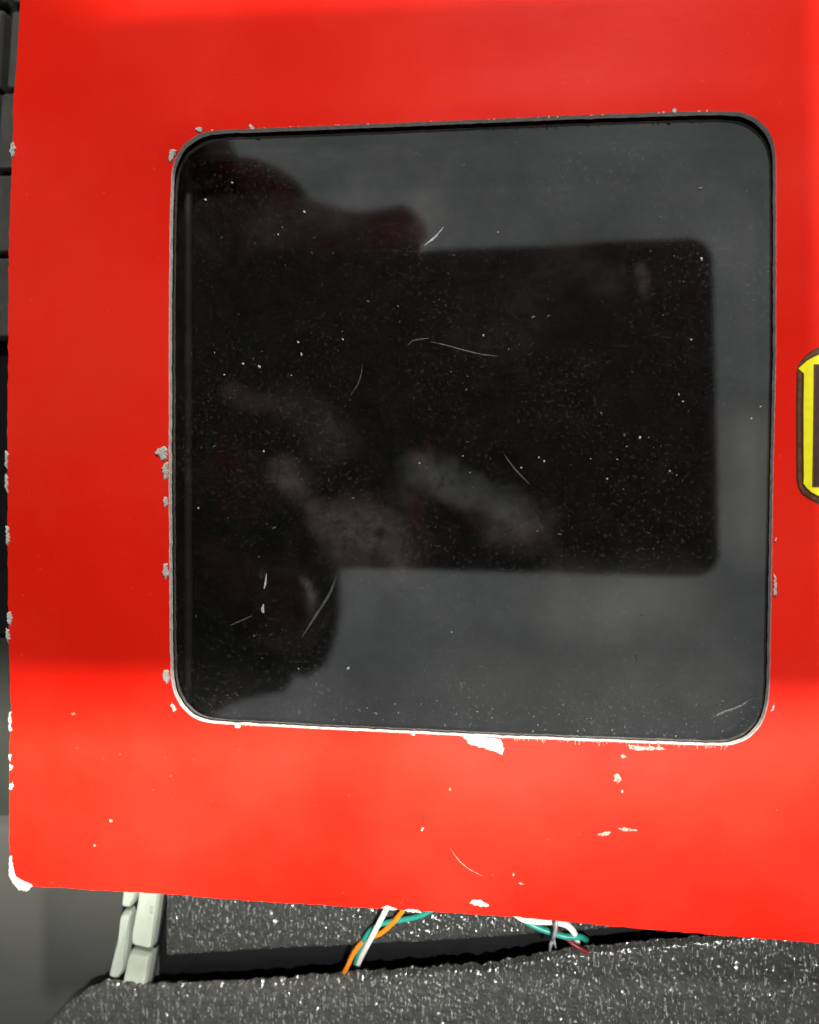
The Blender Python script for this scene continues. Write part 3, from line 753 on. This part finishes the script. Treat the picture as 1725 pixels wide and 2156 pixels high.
m_up = mat_black('pebbled_black_pad', (.024,.025,.024), (.045,.047,.044), .25)
slab('black_gap_sheet', [(335,1750),(2300,1750),(2300,2500),(300,2500),(335,2100)], .02*MM, .05*MM, blackk, bev=0, label='flat black sheet added for the deep shade in the gap between pad and mat', cat='sheet')  # black sheet added under the gap to stand in for deep shade
low_top = [(40,2230),(100,2160),(130,2128),(160,2102),(190,2080),(222,2066),(262,2070),(306,2076),(340,2074),(357,2074),(453,2070),(590,2062),(728,2050),(867,2041),(1050,2028),(1153,2005),(1300,1990),(1500,1972),(1900,1930),(2250,1900)]
mat_mesh('black_vinyl_mat', low_top, [(-40,2520),(900,2540),(2300,2560)], 3.0*MM, .1*MM, .14*MM, m_low,
         label='pebbled black vinyl mat along the bottom, in the shadow of the red box', cat='mat')
up_top = [(349,1800),(700,1800),(1200,1800),(1500,1840)]
up_bot = [(349,2014),(453,2007),(590,1999),(728,1993),(867,1986),(1050,1975),(1153,1967),(1250,1960),(1500,1940)]
mat_mesh('black_textured_pad', up_top, up_bot, 3.2*MM, .1*MM, .14*MM, m_up,
         label='sparkling black textured pad just below the box, crossed by the coloured wires', cat='pad')
# ------------------------------------------------------------------ wires
def wire(name, pts, r, col, label, cat='wire', group=None, rough=.35):
    m = bpy.data.materials.get('wire_'+name) or mat('wire_'+name, col, rough, .5)
    q = []
    for x, y, z in pts:
        p = tab(x, y, z*MM); q.append(p)
    sm = catmull([tuple(p) for p in q], 8)
    bm = bmesh.new(); tube(bm, sm, r*MM, 12)
    return link(name, from_bm(bm, name, True), m, None, label, cat, group)
WG = 'loose jumper wires below the box'
wire('white_wire', [(880,1820,4.4),(835,1880,4.9),(815,1912,5.0),(795,1950,5.0),(778,1982,4.4),(764,2008,2.6),(752,2034,.8)], .35, (.85,.85,.82), 'thick white wire lying over the orange and green wires', group=WG)
wire('orange_wire', [(905,1820,4.0),(862,1890,4.1),(846,1920,4.2),(824,1946,4.0),(800,1966,3.9),(770,1978,3.8),(752,1996,3.7),(741,2014,3.5),(733,2032,3.4),(722,2052,2.0)], .31, (.85,.24,.005), 'orange wire curving under the white wire to the dark gap', group=WG)
wire('green_wire', [(985,1850,3.8),(930,1900,3.8),(890,1926,3.8),(850,1936,3.8),(808,1944,3.9),(783,1957,4.0),(766,1980,3.8),(755,2006,2.5),(748,2030,.8)], .33, (.02,.30,.23), 'green wire bending beneath the white wire at the left bundle', group=WG)
wire('pale_wire', [(1020,1870,4.2),(1090,1928,4.4),(1120,1939,4.5),(1165,1941,4.6),(1192,1947,4.6),(1208,1962,4.2),(1216,1985,2.0)], .38, (.82,.84,.80), 'white wire hugging the lower box edge above the second green wire', group=WG)
wire('teal_wire', [(1040,1885,4.0),(1100,1934,4.0),(1128,1951,4.0),(1160,1963,4.0),(1192,1972,4.0),(1222,1973,3.6),(1236,1980,.9)], .36, (.02,.32,.25), 'green wire below the pale wire beside the upright metal pin', group=WG)
wire('red_wire', [(1150,1935,3.3),(1185,1968,3.6),(1204,1985,3.6),(1222,1997,3.6),(1240,2006,3.4)], .26, (.20,.008,.004), 'thin dark red wire at the right end of the second bundle', group=WG)
# little metal pin with a forked foot
pm = mat('pin_metal', (.62,.62,.66), .3, .5, .6)
pin = empty('metal_pin', tuple(tab(1160,1999,3.2*MM)), 'small bright metal pin with a forked foot standing before the green and pale wires', 'pin')
iw = Matrix.Translation(-pin.location)
def pin_part(name, pts, rad):
    bm = bmesh.new(); tube(bm, [iw @ tab(x, y, z*MM) for x, y, z in pts], [r*MM for r in rad], 8); return link(name, from_bm(bm, name, True), pm, pin)
pin_part('shaft', [(1172,1938,6.0),(1171,1950,5.9),(1168,1968,5.4),(1164,1980,4.8)], [.18,.22,.24,.22])
pin_part('prong', [(1166,1976,5.0),(1160,1988,4.3),(1158,2002,3.6)], [.20,.24,.14])
pin_part('prong', [(1165,1976,5.0),(1168,1986,4.4),(1171,1996,3.8)], [.16,.18,.10])
print('objects', len(bpy.data.objects))
